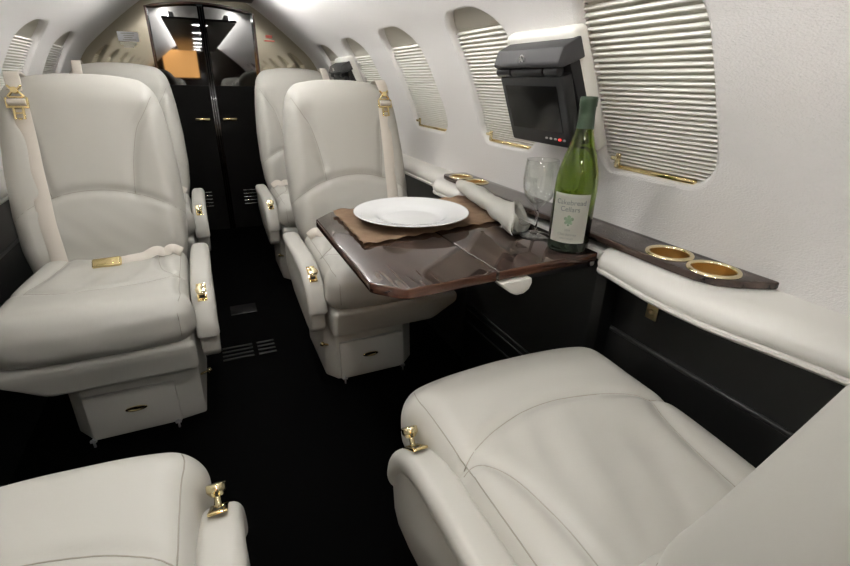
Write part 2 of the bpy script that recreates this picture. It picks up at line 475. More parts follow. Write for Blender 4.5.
# brown frame round the opening
path = [(DX0, Y_FRONT-.004, 0)]+[(x, Y_FRONT-.004, z) for x, z in arch()[::-1]]+[(DX1, Y_FRONT-.004, 0)]
bm = bm_sweep(path, rrect(.012, .030, .004, 2), (0, 1, 0))
tag(obj('trim_1', bm, 'doorframe', smooth=False), kind='structure')
for s, nm in ((-1, 'door_1'), (1, 'door_2')):
    xm = XD; x1 = DX0 if s < 0 else DX1
    top = [(x, z) for x, z in arch(28) if (x-xm)*s >= -1e-6]
    top.sort(key=lambda p: p[0])
    zz = [p[1] for p in top]
    e = xm+s*.012
    pl = [(min(x1, e), 0)]+[(min(max(x, min(x1, e)), max(x1, e)), z+.004) for x, z in top]+[(max(x1, e), 0)]
    bm = bm_prism(pl, lambda a, c, t: Vector((a, t, c)), Y_FRONT+.028, Y_FRONT+.05)
    # each leaf stands a touch ajar
    d = tag(obj(nm, bm, 'door', smooth=False), kind='structure')
    obj('dark_reflection_panel', bm_box((e+x1)/2, Y_FRONT+.026, .52, abs(x1-e)-.004, .006, 1.0, .001), 'matteblack', d, smooth=False)  # matte black sheet painting the dark reflection on the lower door
    bm = bm_box(XD+s*.075-.002, Y_FRONT+.018, .835, .080, .014, .014, .003)
    obj('door_handle', bm, 'gold', d)
    bm = None
    for q in range(5):
        bm = bm_box(XD+s*.137, Y_FRONT+.018, .316+q*.022, .088, .008, .005, .001, bm=bm)
    obj('door_grille', bm, 'chrome', d)
bm = None
for dx in (-.012, 0, .012):
    bm = bm_cyl((XD+dx, Y_FRONT+.022, 0), (XD+dx, Y_FRONT+.022, DZ+.02), .0055, seg=10, bm=bm)
tag(obj('trim_2', bm, 'door'), kind='structure')
# compartment behind the doors, closed off
tag(obj('wall_beyond_doors', bm_box(XC, Y_FRONT+.09, .8, .9, .03, 1.7), 'rear'), kind='structure')

# placards on the bulkhead
def placard(nm, label, x, z, parts):
    t = thing(nm, label, 'placard', (x, Y_FRONT-.002, z))
    for pn, px, pz, w, h, mt in parts:
        obj(pn, bm_box(px, 0, pz, w, .003, h, .0006, 1), mt, t, smooth=False)
    return t
lines = [('print_line', .004*((q % 2)), .014-.0095*q, .062-.012*(q % 3), .0025, 'printl') for q in range(4)]
t = placard('placard', 'white placard with small grey print on the left beige bulkhead', -.287, 1.252, [('sheet', 0, 0, .096, .045, 'placard')])
for pn, px, pz, w, h, mt in lines: obj(pn, bm_box(px, -.002, pz, w, .002, h), mt, t, smooth=False)
placard('placard', 'small cream stepped placard just below the white one', -.291, 1.211, [('upper_strip', 0, .008, .074, .014, 'placardc'), ('lower_strip', 0, -.006, .048, .013, 'placardc')])
placard('placard', 'small red lettered placard on the right beige bulkhead', .430, 1.277, [('upper_line', 0, .012, .036, .016, 'red'), ('lower_line', .001, -.010, .058, .007, 'red')])

# side ledges and dark lower side panels
def ledge_section(yf):
    sh = float(np.interp(yf, [-.1, .05, .14, .21, .26, .31, .35, .39, .44, .50, .56, .62], [.038, .037, .030, .020, .011, .001, -.009, -.016, -.019, -.018, -.009, 0]))+.048*float(sstep(1.40, 1.475, np.array(yf)))
    x = lambda v: v+sh
    return [(.802, .768), (x(.722), .768), (x(.704), .766), (x(.690), .759), (x(.681), .748), (x(.678), .737), (x(.681), .728), (x(.6835), .7255),
            (x(.6795), .7235), (x(.679), .719), (x(.683), .714), (x(.693), .711), (.79, .711)]
def ledge_mesh(ylist, side, ends=(False, False)):
    bm = bmesh.new(); rings = []
    cm = np.array([.745, .738])
    ysx = [(y, 1., 0) for y in ylist]
    if ends[0]: ysx = [(ylist[0]-.022*math.sin(a), math.cos(a), 0) for a in np.linspace(1.45, .15, 7)]+ysx
    if ends[1]: ysx = ysx+[(ylist[-1]+.022*math.sin(a), math.cos(a), 0) for a in np.linspace(.15, 1.45, 7)]
    for y, k, _ in ysx:
        sec = ledge_section(y)
        ring = []
        for X, z in sec:
            kk = .55+.45*k
            xx = .802-(.802-X)*(kk if k < 1 else 1); zz = .738+(z-.738)*(.5+.5*k if k < 1 else 1)
            ring.append(bm.verts.new((XC+side*(xx-XC), y, zz)))
        rings.append(ring)
    for a, c in zip(rings[:-1], rings[1:]):
        for i in range(len(a)-1): bm.faces.new((a[i], a[i+1], c[i+1], c[i]))
        bm.faces.new((a[-1], a[0], c[0], c[-1]))
    bm.faces.new(rings[0]); bm.faces.new(rings[-1][::-1])
    return bm
for side, wd in ((1, 'right'), (-1, 'left')):
    if side > 0:
        bm = ledge_mesh(list(np.linspace(Y_REAR, -.15, 20))+list(np.linspace(-.1, .632, 60)), side, (False, True))
        tag(obj('side_ledge', bm, 'ledge', angle=50), 'white padded side ledge curving along the near right seat', 'ledge')
        bm = ledge_mesh(list(np.linspace(1.24, 1.52, 24))+list(np.linspace(1.6, Y_FRONT-.01, 10)), side, (True, False))
        tag(obj('side_ledge', bm, 'ledge', angle=50), 'white padded side ledge beside the front right seat, past the napkin', 'ledge')
        bm = bm_box((.70+.802)/2+.003, .94, .742, .802-.706, .64, .022, .004)
        tag(obj('trim_3', bm, 'ledge'), kind='structure')
    else:
        bm = ledge_mesh(list(np.linspace(Y_REAR, Y_FRONT-.01, 160)), side)
        tag(obj('side_ledge', bm, 'ledge', angle=50), 'white padded ledge seen at the left edge beside the left seat', 'ledge')
    # dark panel below
    poly = [(.80, .712), (.782, .712), (.780, .57), (.772, .555), (.768, .40), (.75, .25), (.70, .10), (.80, .10)]
    bm = bm_prism(poly, lambda a, c, t: Vector((XC+side*(a-XC), t, c)), Y_REAR, Y_FRONT, .004)
    tag(obj('wall_%s_lower' % wd, bm, 'dark', angle=40), kind='structure')
    path = [(XC+side*(.775-XC), y, .560) for y in (Y_REAR+.02, Y_FRONT-.02)]
    tag(obj('baseboard_%s' % wd, bm_sweep(path, rrect(.008, .010, .003, 2), (0, 0, 1)), 'darktrim'), kind='structure')
# table stowage housing under the ledge
poly = [(.775, .655), (.735, .655), (.718, .668), (.712, .69), (.712, 1.19), (.718, 1.21), (.735, 1.225), (.775, 1.225)]
h = tag(obj('table_housing', bm_prism(poly, lambda a, c, t: Vector((a, c, t)), FLOOR-.005, .728, .002), 'dark', angle=35), 'black table stowage housing below the walnut ledge', 'housing')
for z in (.395, .375, .33):
    obj('trim_strip', bm_box(.711, .94, z, .004, .48, .004), 'darktrim', h)

# walnut strip on the ledge with round cup holders
pts = [(.798, .372), (.785, .376), (.760, .388), (.735, .402), (.712, .422), (.701, .450), (.698, .50), (.699, .64), (.700, 1.34), (.704, 1.375), (.715, 1.395), (.798, 1.40)]
bm = bm_prism(pts, lambda a, c, t: Vector((a, c, t)), .7685, .782, .003)
cups = [(.7455, .536, .0365), (.7455, .449, .037), (.742, 1.325, .034), (.744, 1.232, .034)]
strip = obj('cup_ledge', bm, 'wood', angle=30)
tag(strip, 'dark walnut strip along the right wall with brass cup holders', 'ledge strip')
cutters = []
for x, y, r_ in cups:
    c = obj('cut', bm_cyl((x, y, .70), (x, y, .85), r_-.001, seg=48), 'wood'); cutters.append(c)
    md = strip.modifiers.new('b', 'BOOLEAN'); md.object = c; md.operation = 'DIFFERENCE'; md.solver = 'EXACT'
ledges = [o for o in bpy.data.objects if o.name.startswith('side_ledge') or o.name.startswith('trim_3')]
for o in ledges:
    for (x, y, r_), c in zip(cups, cutters):
        md = o.modifiers.new('b', 'BOOLEAN'); md.object = c; md.operation = 'DIFFERENCE'; md.solver = 'EXACT'
dg = bpy.context.evaluated_depsgraph_get()
for o in [strip]+ledges:
    me = bpy.data.meshes.new_from_object(o.evaluated_get(dg)); o.modifiers.clear(); o.data = me
    me.set_sharp_from_angle(angle=rad(40))
for c in cutters: bpy.data.objects.remove(c)
for (x, y, r_), lb in zip(cups, ['brass cup holder in the walnut strip, right beside the wine bottle', 'brass cup holder at the near pointed end of the walnut strip',
                                 'brass cup holder at the far end of the walnut strip', 'brass cup holder just this side of the farthest one']):
    t = thing('cup_holder', lb, 'cup holder', (x, y, .782), 0, 'brass cup holders in the walnut strip')
    rr = r_
    obj('cup_well', bm_lathe([(rr-.0015, .002), (rr-.002, -.028), (rr-.006, -.034), (0, -.034)], 48), 'goldsoft', t)
    obj('rim', bm_lathe([(rr-.003, .000), (rr-.0025, .003), (rr, .0042), (rr+.004, .003), (rr+.005, .0003)], 48), 'palegold', t)
# small square brass latch on the dark panel
t = thing('panel_latch', 'small square brass latch on the dark panel below the ledge', 'latch', (.7805, .566, .641))
obj('plate', bm_box(-.002, 0, 0, .004, .026, .034, .002), 'brasslatch', t)
obj('thumb_turn', bm_cyl((-.003, 0, 0), (-.010, 0, 0), .0065, seg=16), 'brasslatch', t)

# ------------------------------------------------------------------ seats
AL = rad(18)
J_V, J_W = -.395, .44        # seat joint (v = forward of the pedestal front, w = height)
BACK_SEAMS = [poly2([(.222, .590), (.18, .52), (.15, .466), (.125, .36), (.118, .25), (.115, .10), (.115, 0)]),
              poly2([(-.222, .590), (-.18, .52), (-.152, .455), (-.145, .37), (-.131, .254)]),
              poly2([(-.268, .168), (-.143, .245), (.0, .268), (.143, .238), (.268, .168)])]
BACK_SEAMS[0] = poly2([(.222, .590), (.18, .52), (.15, .466), (.125, .36), (.112, .25)])
CUSH_SEAMS = [poly2([(.262, -.140), (.24, -.127), (.149, -.082), (.054, -.060), (-.05, -.066), (-.129, -.090), (-.18, -.120), (-.232, -.14)]),
              poly2([(.262, -.140), (.219, -.129), (.180, -.175), (.163, -.261), (.160, -.33), (.160, -.40)]),
              poly2([(-.178, -.118), (-.150, -.17), (-.128, -.25), (-.118, -.33), (-.115, -.40)])]
def seams_relief(X, Y, seams, depth, sig):
    o_ = np.zeros_like(X)
    for s in seams: o_ -= depth*np.exp(-(poly_dist(X, Y, s)/sig)**2)
    return o_
def wrinkle(X, Y, seed, ang, sc, amp):
    ca, sa = math.cos(ang), math.sin(ang); out = np.empty_like(X)
    for i in range(len(X)):
        a = X[i]*ca+Y[i]*sa; c = -X[i]*sa+Y[i]*ca
        out[i] = noise.noise(Vector((a*sc, c*sc*.28, seed)))
    return amp*out
def seat_at(x, y):
    return (x*KS, y*KS, FLOOR)
def build_seat(s, extra, name, label, loc, rz, group, shifted=False):
    root = thing(name, label, 'seat', loc, rz, group); root.scale = (KS, KS, KS)
    P3 = lambda u, v, w: Vector((s*u, -v, w))
    def toworld(A):  # array (u,v,w)
        return np.stack([s*A[:, 0], -A[:, 1], A[:, 2]], 1)
    # --- backrest
    L = .675+extra; T = .13; c_, s_ = math.cos(AL-extra*.6), math.sin(AL-extra*.6)
    def place(u, y, l):      # y: out of the front face, l: up along the back
        v = J_V-l*s_+y*c_; w = J_W+l*c_+y*s_
        return u, v, w
    l0 = -.07
    def front_y(u, l):
        t = np.clip(l/L, 0, 1)
        y = .012*(1-(u/.26)**2)*sstep(0, .25, t)+.010*np.exp(-((l-.12)/.12)**2)
        y = y+.015*np.exp(-((np.abs(u)-.205)/.05)**2)*sstep(.0, .12, t)*sstep(1., .8, t)
        y = y+seams_relief(u, l, BACK_SEAMS, .0085, .016)
        y = y-.045*sstep(.80, 1.05, t)**1.5
        return y
    def fn(P, Q):
        u, y, z = P[:, 0].copy(), P[:, 1].copy(), P[:, 2]
        l = z+(L+l0)/2+0.0
        l = l0+(z+(L-l0)/2)
        t = np.clip(l/L, 0, 1)
        wf = np.interp(t, [0, .12, .28, .5, .72, .86, 1.], [.93, 1.0, 1.035, 1.03, .985, .94, .86])
        crown = .030*np.abs(u/.255)**2.4*sstep(.62, 1., t)
        u = u*wf
        fy = np.clip(Q[:, 1], 0, 1)**1.0
        thick = np.interp(t, [0, .5, 1.], [1.05, 1.0, .82])
        y = np.where(y > 0, y, y*thick*1.1)
        y = y+front_y(u, l)*fy+wrinkle(u, l, 3+s, .9, 22, .0022)*fy*np.exp(-((l-.12)/.12)**2)
        y = y-.020*np.sin(np.clip(t, 0, 1)*PI)*(1-fy)*.3
        U, V, W = place(u, y-T/2, l-crown)
        return toworld(np.stack([U, V, W], 1))
    bm = bm_pad((.252, T/2, (L-l0)/2), .055, (74, 3, 90), fn, 6)
    bm.normal_update(); tree = BVHTree.FromBMesh(bm)
    def onto(p):
        h = tree.find_nearest(p); return h[0]+h[1]*.0003
    back = obj('backrest', bm, 'leather', root)
    bm = None
    for sm in BACK_SEAMS:
        pth = []
        for u, l in sm:
            y = float(front_y(np.array([u]), np.array([l]))[0])
            e = max(0, abs(u)-.205)/.05
            y -= .030*e*e
            pth.append(onto(P3(*place(u, y, l))))
        bm = bm_tube(pth, .0010, 6, bm)
    obj('seam', bm, 'thread', back)
    # --- cushion
    cu0, hc, v0, v1, wt, wb = .016, .245, -.43, .116, .485, .338
    def top_z(u, v):
        x = (u-cu0)/hc; y = np.clip((v-v0)/(v1-v0), 0, 1)
        z = .010*(1-x**2)*sstep(0, .3, y)
        ins = np.exp(-((u-.02)/.11)**4)*np.exp(-((v+.27)/.17)**4)
        z = z-.012*ins+.012*np.exp(-((np.abs(x)-.80)/.16)**2)*sstep(.75, .4, y)*0+.004*np.exp(-((v-.02)/.06)**2)
        return z+seams_relief(u, v, CUSH_SEAMS, .0075, .014)
    def fnc(P, Q):
        u = P[:, 0]+cu0; v = P[:, 1]+(v0+v1)/2; w = P[:, 2]+(wt+wb)/2
        fz = np.clip(Q[:, 2], 0, 1)
        # plan: front corners pulled back, width eases to the rear
        x = (u-cu0)/hc
        v = v-.028*np.abs(x)**3*sstep(-.1, .1, v)
        u = cu0+(u-cu0)*(1-np.where(u > cu0, .03, .10)*sstep(-.12, -.43, v))+.005*np.sign(x)*np.clip(np.abs(x)*1.6-.6, 0, 1)*(1-Q[:, 2]**2)*sstep(-.02, .05, v)
        u = u-.012*np.clip((u-cu0)/hc, 0, 1)**2*sstep(.06, .0, v)
        ff = np.clip(Q[:, 1], 0, 1)**4
        v = v+.014*ff*(1-(Q[:, 2]-.15)**2)
        w = w+top_z(u, v)*fz
        ins = np.exp(-((u-.02)/.15)**4)*np.exp(-((v+.26)/.18)**4)
        w = w+(wrinkle(u, v, 7.3+s, .35, 20, .0070)*ins)*fz
        fr = sstep(.02, .12, v)
        v = v+wrinkle(u, w, 5.1, 1.35, 26, .0040)*fr
        return toworld(np.stack([u, v, w], 1))
    bm = bm_pad((hc, (v1-v0)/2, (wt-wb)/2), .055, (70, 74, 4), fnc, 6)
    bm.normal_update(); tree = BVHTree.FromBMesh(bm)
    cush = obj('seat_cushion', bm, 'leather', root)
    bm = None
    for sm in CUSH_SEAMS:
        pth = []
        for u, v in sm:
            if abs(u-cu0) > hc-.0225: continue
            z = wt+float(top_z(np.array([u]), np.array([v]))[0])
            e = max(0, abs(u-cu0)-(hc-.055)); z -= .055-math.sqrt(max(0, .055**2-e*e))
            pth.append(onto(P3(u, v, z)))
        bm = bm_tube(pth, .0011, 6, bm)
    # edge seam along both sides of the cushion top
    for q in (1,):
        pth = [onto(P3(cu0+q*(hc-.022), v, wt+.004)) for v in np.linspace(-.40, .085, 30)]
        pth += [onto(P3(cu0+q*(hc-.030), .125, w)) for w in np.linspace(wt-.03, wb+.03, 8)]
        bm = bm_tube(pth, .0012, 6, bm)
    obj('seam', bm, 'thread', cush)
    # --- skirt under the cushion
    def fns(P, Q):
        u = P[:, 0]+.01; v = P[:, 1]-.155; w = P[:, 2]+.292
        cut = sstep(-.12, -.25, u)*sstep(.33, .24, w)
        w = w+.07*cut
        v = v-.02*sstep(.33, .25, w)*sstep(0, .1, v)
        return toworld(np.stack([u, v, w], 1))
    obj('seat_skirt', bm_pad((.238, .252, .055), .02, (30, 10, 4), fns, 4), 'leather', root)
    # --- pedestal with a drawer
    foot = [(-.088, 0), (.166, 0), (.236, -.012), (.242, -.36), (-.150, -.36), (-.135, -.062)]
    if shifted: foot = [(-.045, 0), (.222, 0), (.258, -.05), (.258, -.36), (-.130, -.36), (-.095, -.05)]
    bm = bm_prism([(a, c) for a, c in foot], lambda a, c, t: P3(a, c-(.0 if t < .1 else .012), t), .014, .275, .006)
    ped = obj('pedestal', bm, 'leather', root, angle=35)
    dr = [(-.083, .0), (.161, .0)]
    bm = bm_box(0, 0, 0, .246, .016, .155, .004); dc = .089 if shifted else .039; xform(bm, Matrix.Translation(P3(dc, .002, .095)))
    drw = obj('drawer', bm, 'leather', root, angle=40)
    bm = bm_lathe([(.0, .0), (.026, .0), (.030, .002), (.031, .004), (.028, .006), (.024, .0035), (0, .003)], 28)
    xform(bm, Matrix.Translation(P3(dc+.007, .010, .106)) @ Matrix.Rotation(PI/2, 4, 'X') @ Matrix.Diagonal((1, .30, 1, 1)))
    obj('drawer_pull', bm, 'gold', drw)
    for u in (dc-.124, dc+.111):
        bm = bm_cyl(P3(u, .016, .0), P3(u, .016, .030), .0035, seg=10); bm_box(0, 0, 0, .016, .010, .007, .001, bm=bm)
        bm.free(); b2 = bm_box(s*u, -.016, .022, .018, .008, .008, .001); b2 = bm_cyl(P3(u, .016, .0), P3(u, .016, .030), .0035, seg=10, bm=b2)
        obj('floor_fitting', b2, 'button', root)
    # swivel lever on the aisle side of the pedestal
    bm = bm_cyl(P3(.236, -.04, .148), P3(.262, -.04, .156), .004, seg=10); bm_cyl(P3(.262, -.04, .156), P3(.272, -.04, .160), .009, .007, seg=14, bm=bm)
    obj('swivel_lever', bm, 'gold', ped)
    # --- armrest on the aisle side
    ua = .287
    ap = smooth_path([P3(ua, -.46, .458), P3(ua, -.27, .458), P3(ua, -.13, .456), P3(ua, -.065, .444), P3(ua, -.018, .422), P3(ua, .014, .392), P3(ua, .032, .358), P3(ua, .036, .325)], 7)
    # pad as a bent bar: section frame follows the path in the v-w plane
    b0 = bmesh.new(); rings = []; sec = rrect(.066, .046, .019, 5); n = len(ap)
    for i, p in enumerate(ap):
        t = (ap[min(i+1, n-1)]-ap[max(i-1, 0)]).normalized(); nr = Vector((1, 0, 0)).cross(t).normalized()
        if nr.dot(Vector((0, -.7, 1))) < 0: nr = -nr
        e = min(1, i/3, (n-1-i)/3); kk = .62+.38*math.sqrt(max(0, 1-(1-e)**2))
        rings.append([b0.verts.new(p+Vector((1, 0, 0))*a*kk+nr*c*kk) for a, c in sec])
    for a, c in zip(rings[:-1], rings[1:]):
        for i in range(len(sec)): b0.faces.new((a[i], a[(i+1) % len(sec)], c[(i+1) % len(sec)], c[i]))
    b0.faces.new(rings[0][::-1]); b0.faces.new(rings[-1])
    arm = obj('armrest', b0, 'leather', root, angle=70)
    prof = [(-.45, .455), (-.45, .34), (-.30, .27), (-.05, .235), (.005, .238), (.030, .265), (.038, .33), (.018, .385), (-.018, .415), (-.07, .44)]
    bm = bm_prism(prof, lambda a, c, t: P3(t, a, c), ua-.026, ua+.026, .010, 3)
    obj('armrest_panel', bm, 'leather', root, angle=50)
    # latch: gold plate with slot, stem and round knob on the front of the pad
    cen = P3(ua, -.018, .4515); ti = rad(37)
    R_ = Matrix.Translation(cen) @ Matrix.Rotation(ti, 4, 'X')
    bm = None
    for (bx, by, sx, sy) in ((-.0105, 0, .007, .062), (.0105, 0, .007, .062), (0, -.0265, .026, .010), (0, .0265, .026, .010)):
        bm = bm_box(bx, by, 0, sx, sy, .005, .0012, bm=bm)
    xform(bm, R_); pl = obj('latch_plate', bm, 'gold', arm, angle=40)
    bm = bm_box(0, 0, -.001, .016, .048, .004); xform(bm, R_); obj('latch_slot', bm, 'plastic', arm, smooth=False)
    bm = bm_cyl((0, -.010, -.006), (0, -.010, .022), .0055, .0045, seg=14); bm_cyl((0, -.010, .018), (0, -.010, .025), .009, .0145, seg=20, bm=bm)
    bm_cyl((0, -.010, .025), (0, -.010, .037), .0152, seg=22, bm=bm, bev=.002)
    xform(bm, Matrix.Translation(cen) @ Matrix.Rotation(ti, 4, 'X')); obj('latch_knob', bm, 'palegold', arm, angle=50)
    # --- shoulder belt on the outboard side
    def bp(u, l, off=.004):
        u = u+(.016 if s > 0 else .004)      # lies a little further in on this seat
        y = float(front_y(np.array([u]), np.array([l]))[0])-.030*(max(0, abs(u)-.205)/.05)**2
        return P3(*place(u, y+off, l))
    pts_ = [bp(-.155, .0, .01), bp(-.160, .08), bp(-.166, .16), bp(-.170, .25, .006), bp(-.173, .34), bp(-.174, .43), bp(-.176, .52), bp(-.177, .565, .008)]
    upv = P3(0, c_, s_)-P3(0, 0, 0)
    bm = bm_sweep(smooth_path(pts_, 6), rrect(.047, .0022, .001, 1), upv)
    belt = obj('shoulder_belt', bm, 'webbing', root)
    bt = L-.675
    fr = lambda u, y, l: P3(*place(u, y, l))
    ex = (fr(1, 0, 0)-fr(0, 0, 0)).normalized(); ey = (fr(0, 0, 1)-fr(0, 0, 0)).normalized(); ez = (fr(0, 1, 0)-fr(0, 0, 0)).normalized()
    o0 = bp(-.179, .555, .014)
    F = Matrix(((ex.x, ey.x, ez.x, o0.x), (ex.y, ey.y, ez.y, o0.y), (ex.z, ey.z, ez.z, o0.z), (0, 0, 0, 1)))
    bm = None
    for (bx, by, sx, sy) in ((-.027, 0, .007, .030), (.027, 0, .007, .030), (0, -.015, .060, .008), (0, .016, .040, .006), (-.012, -.036, .007, .036), (.012, -.036, .007, .036), (0, -.034, .026, .005), (0, -.052, .012, .006)):
        bm = bm_box(bx, by, 0, sx, sy, .007, .002, bm=bm)
    for q in (-1, 1): bm = bm_cyl((q*.022, .016, 0), (q*.004, .038, 0), .0035, seg=10, bm=bm); bm = bm_cyl((q*.018, .052, 0), (q*.004, .036, .0), .0035, seg=10, bm=bm)
    bm = bm_cyl((0, .036, -.004), (0, .036, .008), .010, seg=16, bm=bm)
    xform(bm, F); obj('belt_buckle', bm, 'gold', belt, angle=40)
    bm = bm_cyl((-.024, 0, .004), (.024, 0, .004), .0085, seg=16); xform(bm, F); obj('belt_roller', bm, 'webbing', belt, angle=50)
    # folded strap end over the top of the back
    pts_ = [bp(-.183, .595, .012), bp(-.183, .625, .020), fr(-.170, .004, .653+bt), fr(-.169, -.045, .662+bt), fr(-.168, -.10, .645+bt)]
    bm = bm_sweep(smooth_path(pts_, 5), rrect(.042, .008, .003, 2), lambda t: upv if t < .5 else ey)
    obj('belt_loop', bm, 'webbing', belt)
    # --- lap belt lying in the seat joint
    pts_ = [P3(.232, -.33, .487), P3(.205, -.322, .507), P3(.18, -.318, .497), P3(.155, -.312, .508), P3(.12, -.30, .496), P3(.085, -.292, .494), P3(.05, -.287, .491)]
    bm = bm_sweep(smooth_path(pts_, 6), rrect(.034, .003, .001, 1), P3(0, .75, .65))
    lap = obj('lap_belt', bm, 'webbing', root)
    bm = bm_box(0, 0, 0, .085, .036, .017, .0078, 4); bm_box(-s*.004, 0, .0075, .050, .022, .004, .0015, bm=bm)
    xform(bm, Matrix.Translation(P3(.012, -.282, .494)) @ Matrix.Rotation(rad(38), 4, 'X') @ Matrix.Rotation(s*rad(-3), 4, 'Y'))
    obj('lap_buckle', bm, 'gold', lap, angle=40)
    return root
XL, XR = -.366, .552
G = 'ivory leather cabin seats'
seatL = build_seat(1, 0, 'cabin_seat', 'ivory leather seat at left facing us, gold lap belt buckle lying on it', seat_at(XL, 1.442), 0, G)
seatR = build_seat(-1, 0, 'cabin_seat', 'ivory leather seat facing us behind the set table', seat_at(XR, 1.462), 0, G, True)
build_seat(1, .055, 'cabin_seat', 'ivory leather seat at far left, mostly hidden behind the left seat', seat_at(XL, 2.50), 0, G)
build_seat(-1, .055, 'cabin_seat', 'ivory leather seat at far right, hidden behind the seat at the table', seat_at(XR, 2.50), 0, G, True)
near_left = dup(seatR, seat_at(XL+.014, .610), PI, 'ivory leather seat cut off at the bottom left corner, seen from behind', ('lap_belt',))
near_right = dup(seatL, seat_at(XR, .610), PI, 'large ivory leather seat at bottom right, its cushion in full view', ('lap_belt',))

for q, dx in ((near_left, -.004), (near_right, .010)):      # the two nearer cushions are a little longer
    for ch in q.children:
        if ch.name.split('.')[0] == 'seat_cushion': ch.scale = (1.035, 1.035, 1.035); ch.location.x += dx
for ch in near_right.children:          # this back stands a little more upright than the others
    if ch.name.split('.')[0] in ('backrest', 'shoulder_belt'):
        pv = Matrix.Translation((0, -J_V, J_W))
        ch.matrix_local = pv @ Matrix.Rotation(rad(2.2), 4, 'X') @ pv.inverted() @ ch.matrix_local
# ------------------------------------------------------------------ table
tb = thing('folding_table', 'glossy dark walnut folding table laid for a meal', 'table', (.46, .90, .75))
tx = lambda a, c, t: Vector((a-.46, c-.90, t))
def leaf(poly, nm, z0=-.020, z1=0.):
    bm = bm_prism(poly, tx, z0, z1, .0035, 3)
    o = obj(nm, bm, 'wood', tb, angle=40); o.data.materials.append(M['woodedge'])
    for p in o.data.polygons:
        if abs(p.normal.z) < .75 and abs(p.center.x+.013) > .004: p.material_index = 1
    return o
leaf([(.2165, .684), (.222, .674), (.257, .638), (.268, .6325), (.4467, .643), (.4467, 1.172), (.275, 1.160), (.264, 1.154), (.224, 1.108), (.2165, 1.098)], 'table_leaf')
leaf([(.4473, .643), (.698, .657), (.698, 1.190), (.4473, 1.172)], 'table_leaf')
bm = bm_cyl((-.013, -.256, -.012), (-.013, .27, -.012), .0035, seg=10); obj('hinge_rod', bm, 'plastic', tb)
obj('under_rail', bm_box(.128, -.225, -.029, .215, .022, .014, .003), 'plastic', tb, angle=40)
obj('support_arm', bm_box(.145, .0, -.030, .205, .10, .018, .004), 'plastic', tb, angle=40)
obj('rail_catch', bm_box(.222, -.243, -.022, .012, .008, .012, .002), 'chrome', tb, angle=40)
pl = [(-.034, 0), (.040, 0), (.041, -.010), (.036, -.022), (.024, -.030), (.008, -.031), (-.006, -.024), (-.022, -.010)]
bm = bm_prism(pl, lambda a, c, t: Vector((a+.022, t, c-.022)), -.262, -.215, .003)
obj('leather_tab', bm, 'whitepl', tb, angle=50)

# place mat: wavy edged cloth
bm = bmesh.new(); nu, nv = 60, 44; g = []
cor = [Vector((.262, .858)), Vector((.690, .925)), Vector((.690, 1.185)), Vector((.268, 1.145))]
for j in range(nv+1):
    row = []
    for i in range(nu+1):
        a, c = i/nu, j/nv
        p = cor[0]*(1-a)*(1-c)+cor[1]*a*(1-c)+cor[2]*a*c+cor[3]*(1-a)*c
        ed = max(0, 1-min(c, 1-c)*nv/5)+max(0, 1-min(a, 1-a)*nu/5)
        z = .7532+.0016*(1+noise.noise(Vector((a*9, c*7, 1.))))+ed*.0022*(1+math.sin(a*60+c*35))*.7
        p = p+Vector((.003*noise.noise(Vector((a*12, c*12, 5))), .004*noise.noise(Vector((a*14, c*9, 8)))))
        row.append(bm.verts.new((p.x-.46, p.y-1.0, z-.75)))
    g.append(row)
for a, c in zip(g[:-1], g[1:]):
    for i in range(nu): bm.faces.new((a[i], a[i+1], c[i+1], c[i]))
ext = bmesh.ops.solidify(bm, geom=bm.faces[:], thickness=.0022)
pm = tag(obj('place_mat', bm, 'mat'), 'brown cloth place mat with rippled edges under the plate', 'place mat'); pm.location = (.46, 1.0, .75)
# plate
prof = [(0, .0035), (.062, .0035), (.074, .0045), (.083, .010), (.095, .0145), (.134, .0215), (.1375, .0225), (.139, .0215), (.1375, .0200), (.095, .0115), (.083, .0060), (.072, .0), (.064, .0), (.060, .0015), (0, .0015)]
pt = tag(obj('dinner_plate', bm_lathe(prof, 96), 'china'), 'round white rimmed dinner plate on the brown place mat', 'plate'); pt.location = (.427, .998, .7568)
# rolled napkin with cutlery
A = Vector((.612, .812, .783)); B = Vector((.668, 1.195, .789))
nap_up = Vector((0, 0, 1)); axv = (B-A).normalized(); sd = axv.cross(nap_up).normalized(); nu_ = sd.cross(axv)
bm = bmesh.new(); rings = []; turns = 2.35; ns = 84
for i in range(41):
    t = i/40; p = A.lerp(B, t); ring = []
    for j in range(ns):
        f_ = j/(ns-1); a = f_*turns*2*PI+t*1.2+2.2
        base_r = .031-.006*t-.005*math.exp(-((t-.42)/.06)**2)+.010*math.exp(-(t/.16)**2)
        rr = base_r*(.56+.44*f_)*(1-.35*max(0, t-.80)/.2)
        rr *= 1+.09*max(0, math.sin(a-t*9))**4+.04*math.sin(5*t*6+a*1.5)+.05*noise.noise(Vector((t*9, math.cos(a)*1.3, math.sin(a)*1.3)))
        # slanted open end: the outer layer pulls back on top
        off = 0.
        if t < .18: off = (1-t/.18)*(.055*max(0, math.sin(a+.6))-.010+.02*math.cos(a))
        q = p+axv*off+sd*rr*math.cos(a)+nu_*rr*math.sin(a)*.86
        q.z = max(q.z, .7590); ring.append(bm.verts.new(q-A))
    rings.append(ring)
for a, c in zip(rings[:-1], rings[1:]):
    for i in range(ns-1): bm.faces.new((a[i], a[i+1], c[i+1], c[i]))
bmesh.ops.solidify(bm, geom=bm.faces[:], thickness=.0014)
np_ = tag(obj('rolled_napkin', bm, 'linen', recalc=False), 'white linen napkin rolled round the cutlery beside the plate', 'napkin'); np_.location = A
bm = bm_box(0, .115, 0, .007, .15, .0025, .001); bm_box(0, .03, 0, .022, .03, .0022, .001, bm=bm)
for q in (-.0085, -.0028, .0028, .0085): bm_box(q, -.008, .001, .0026, .05, .002, .0006, bm=bm)
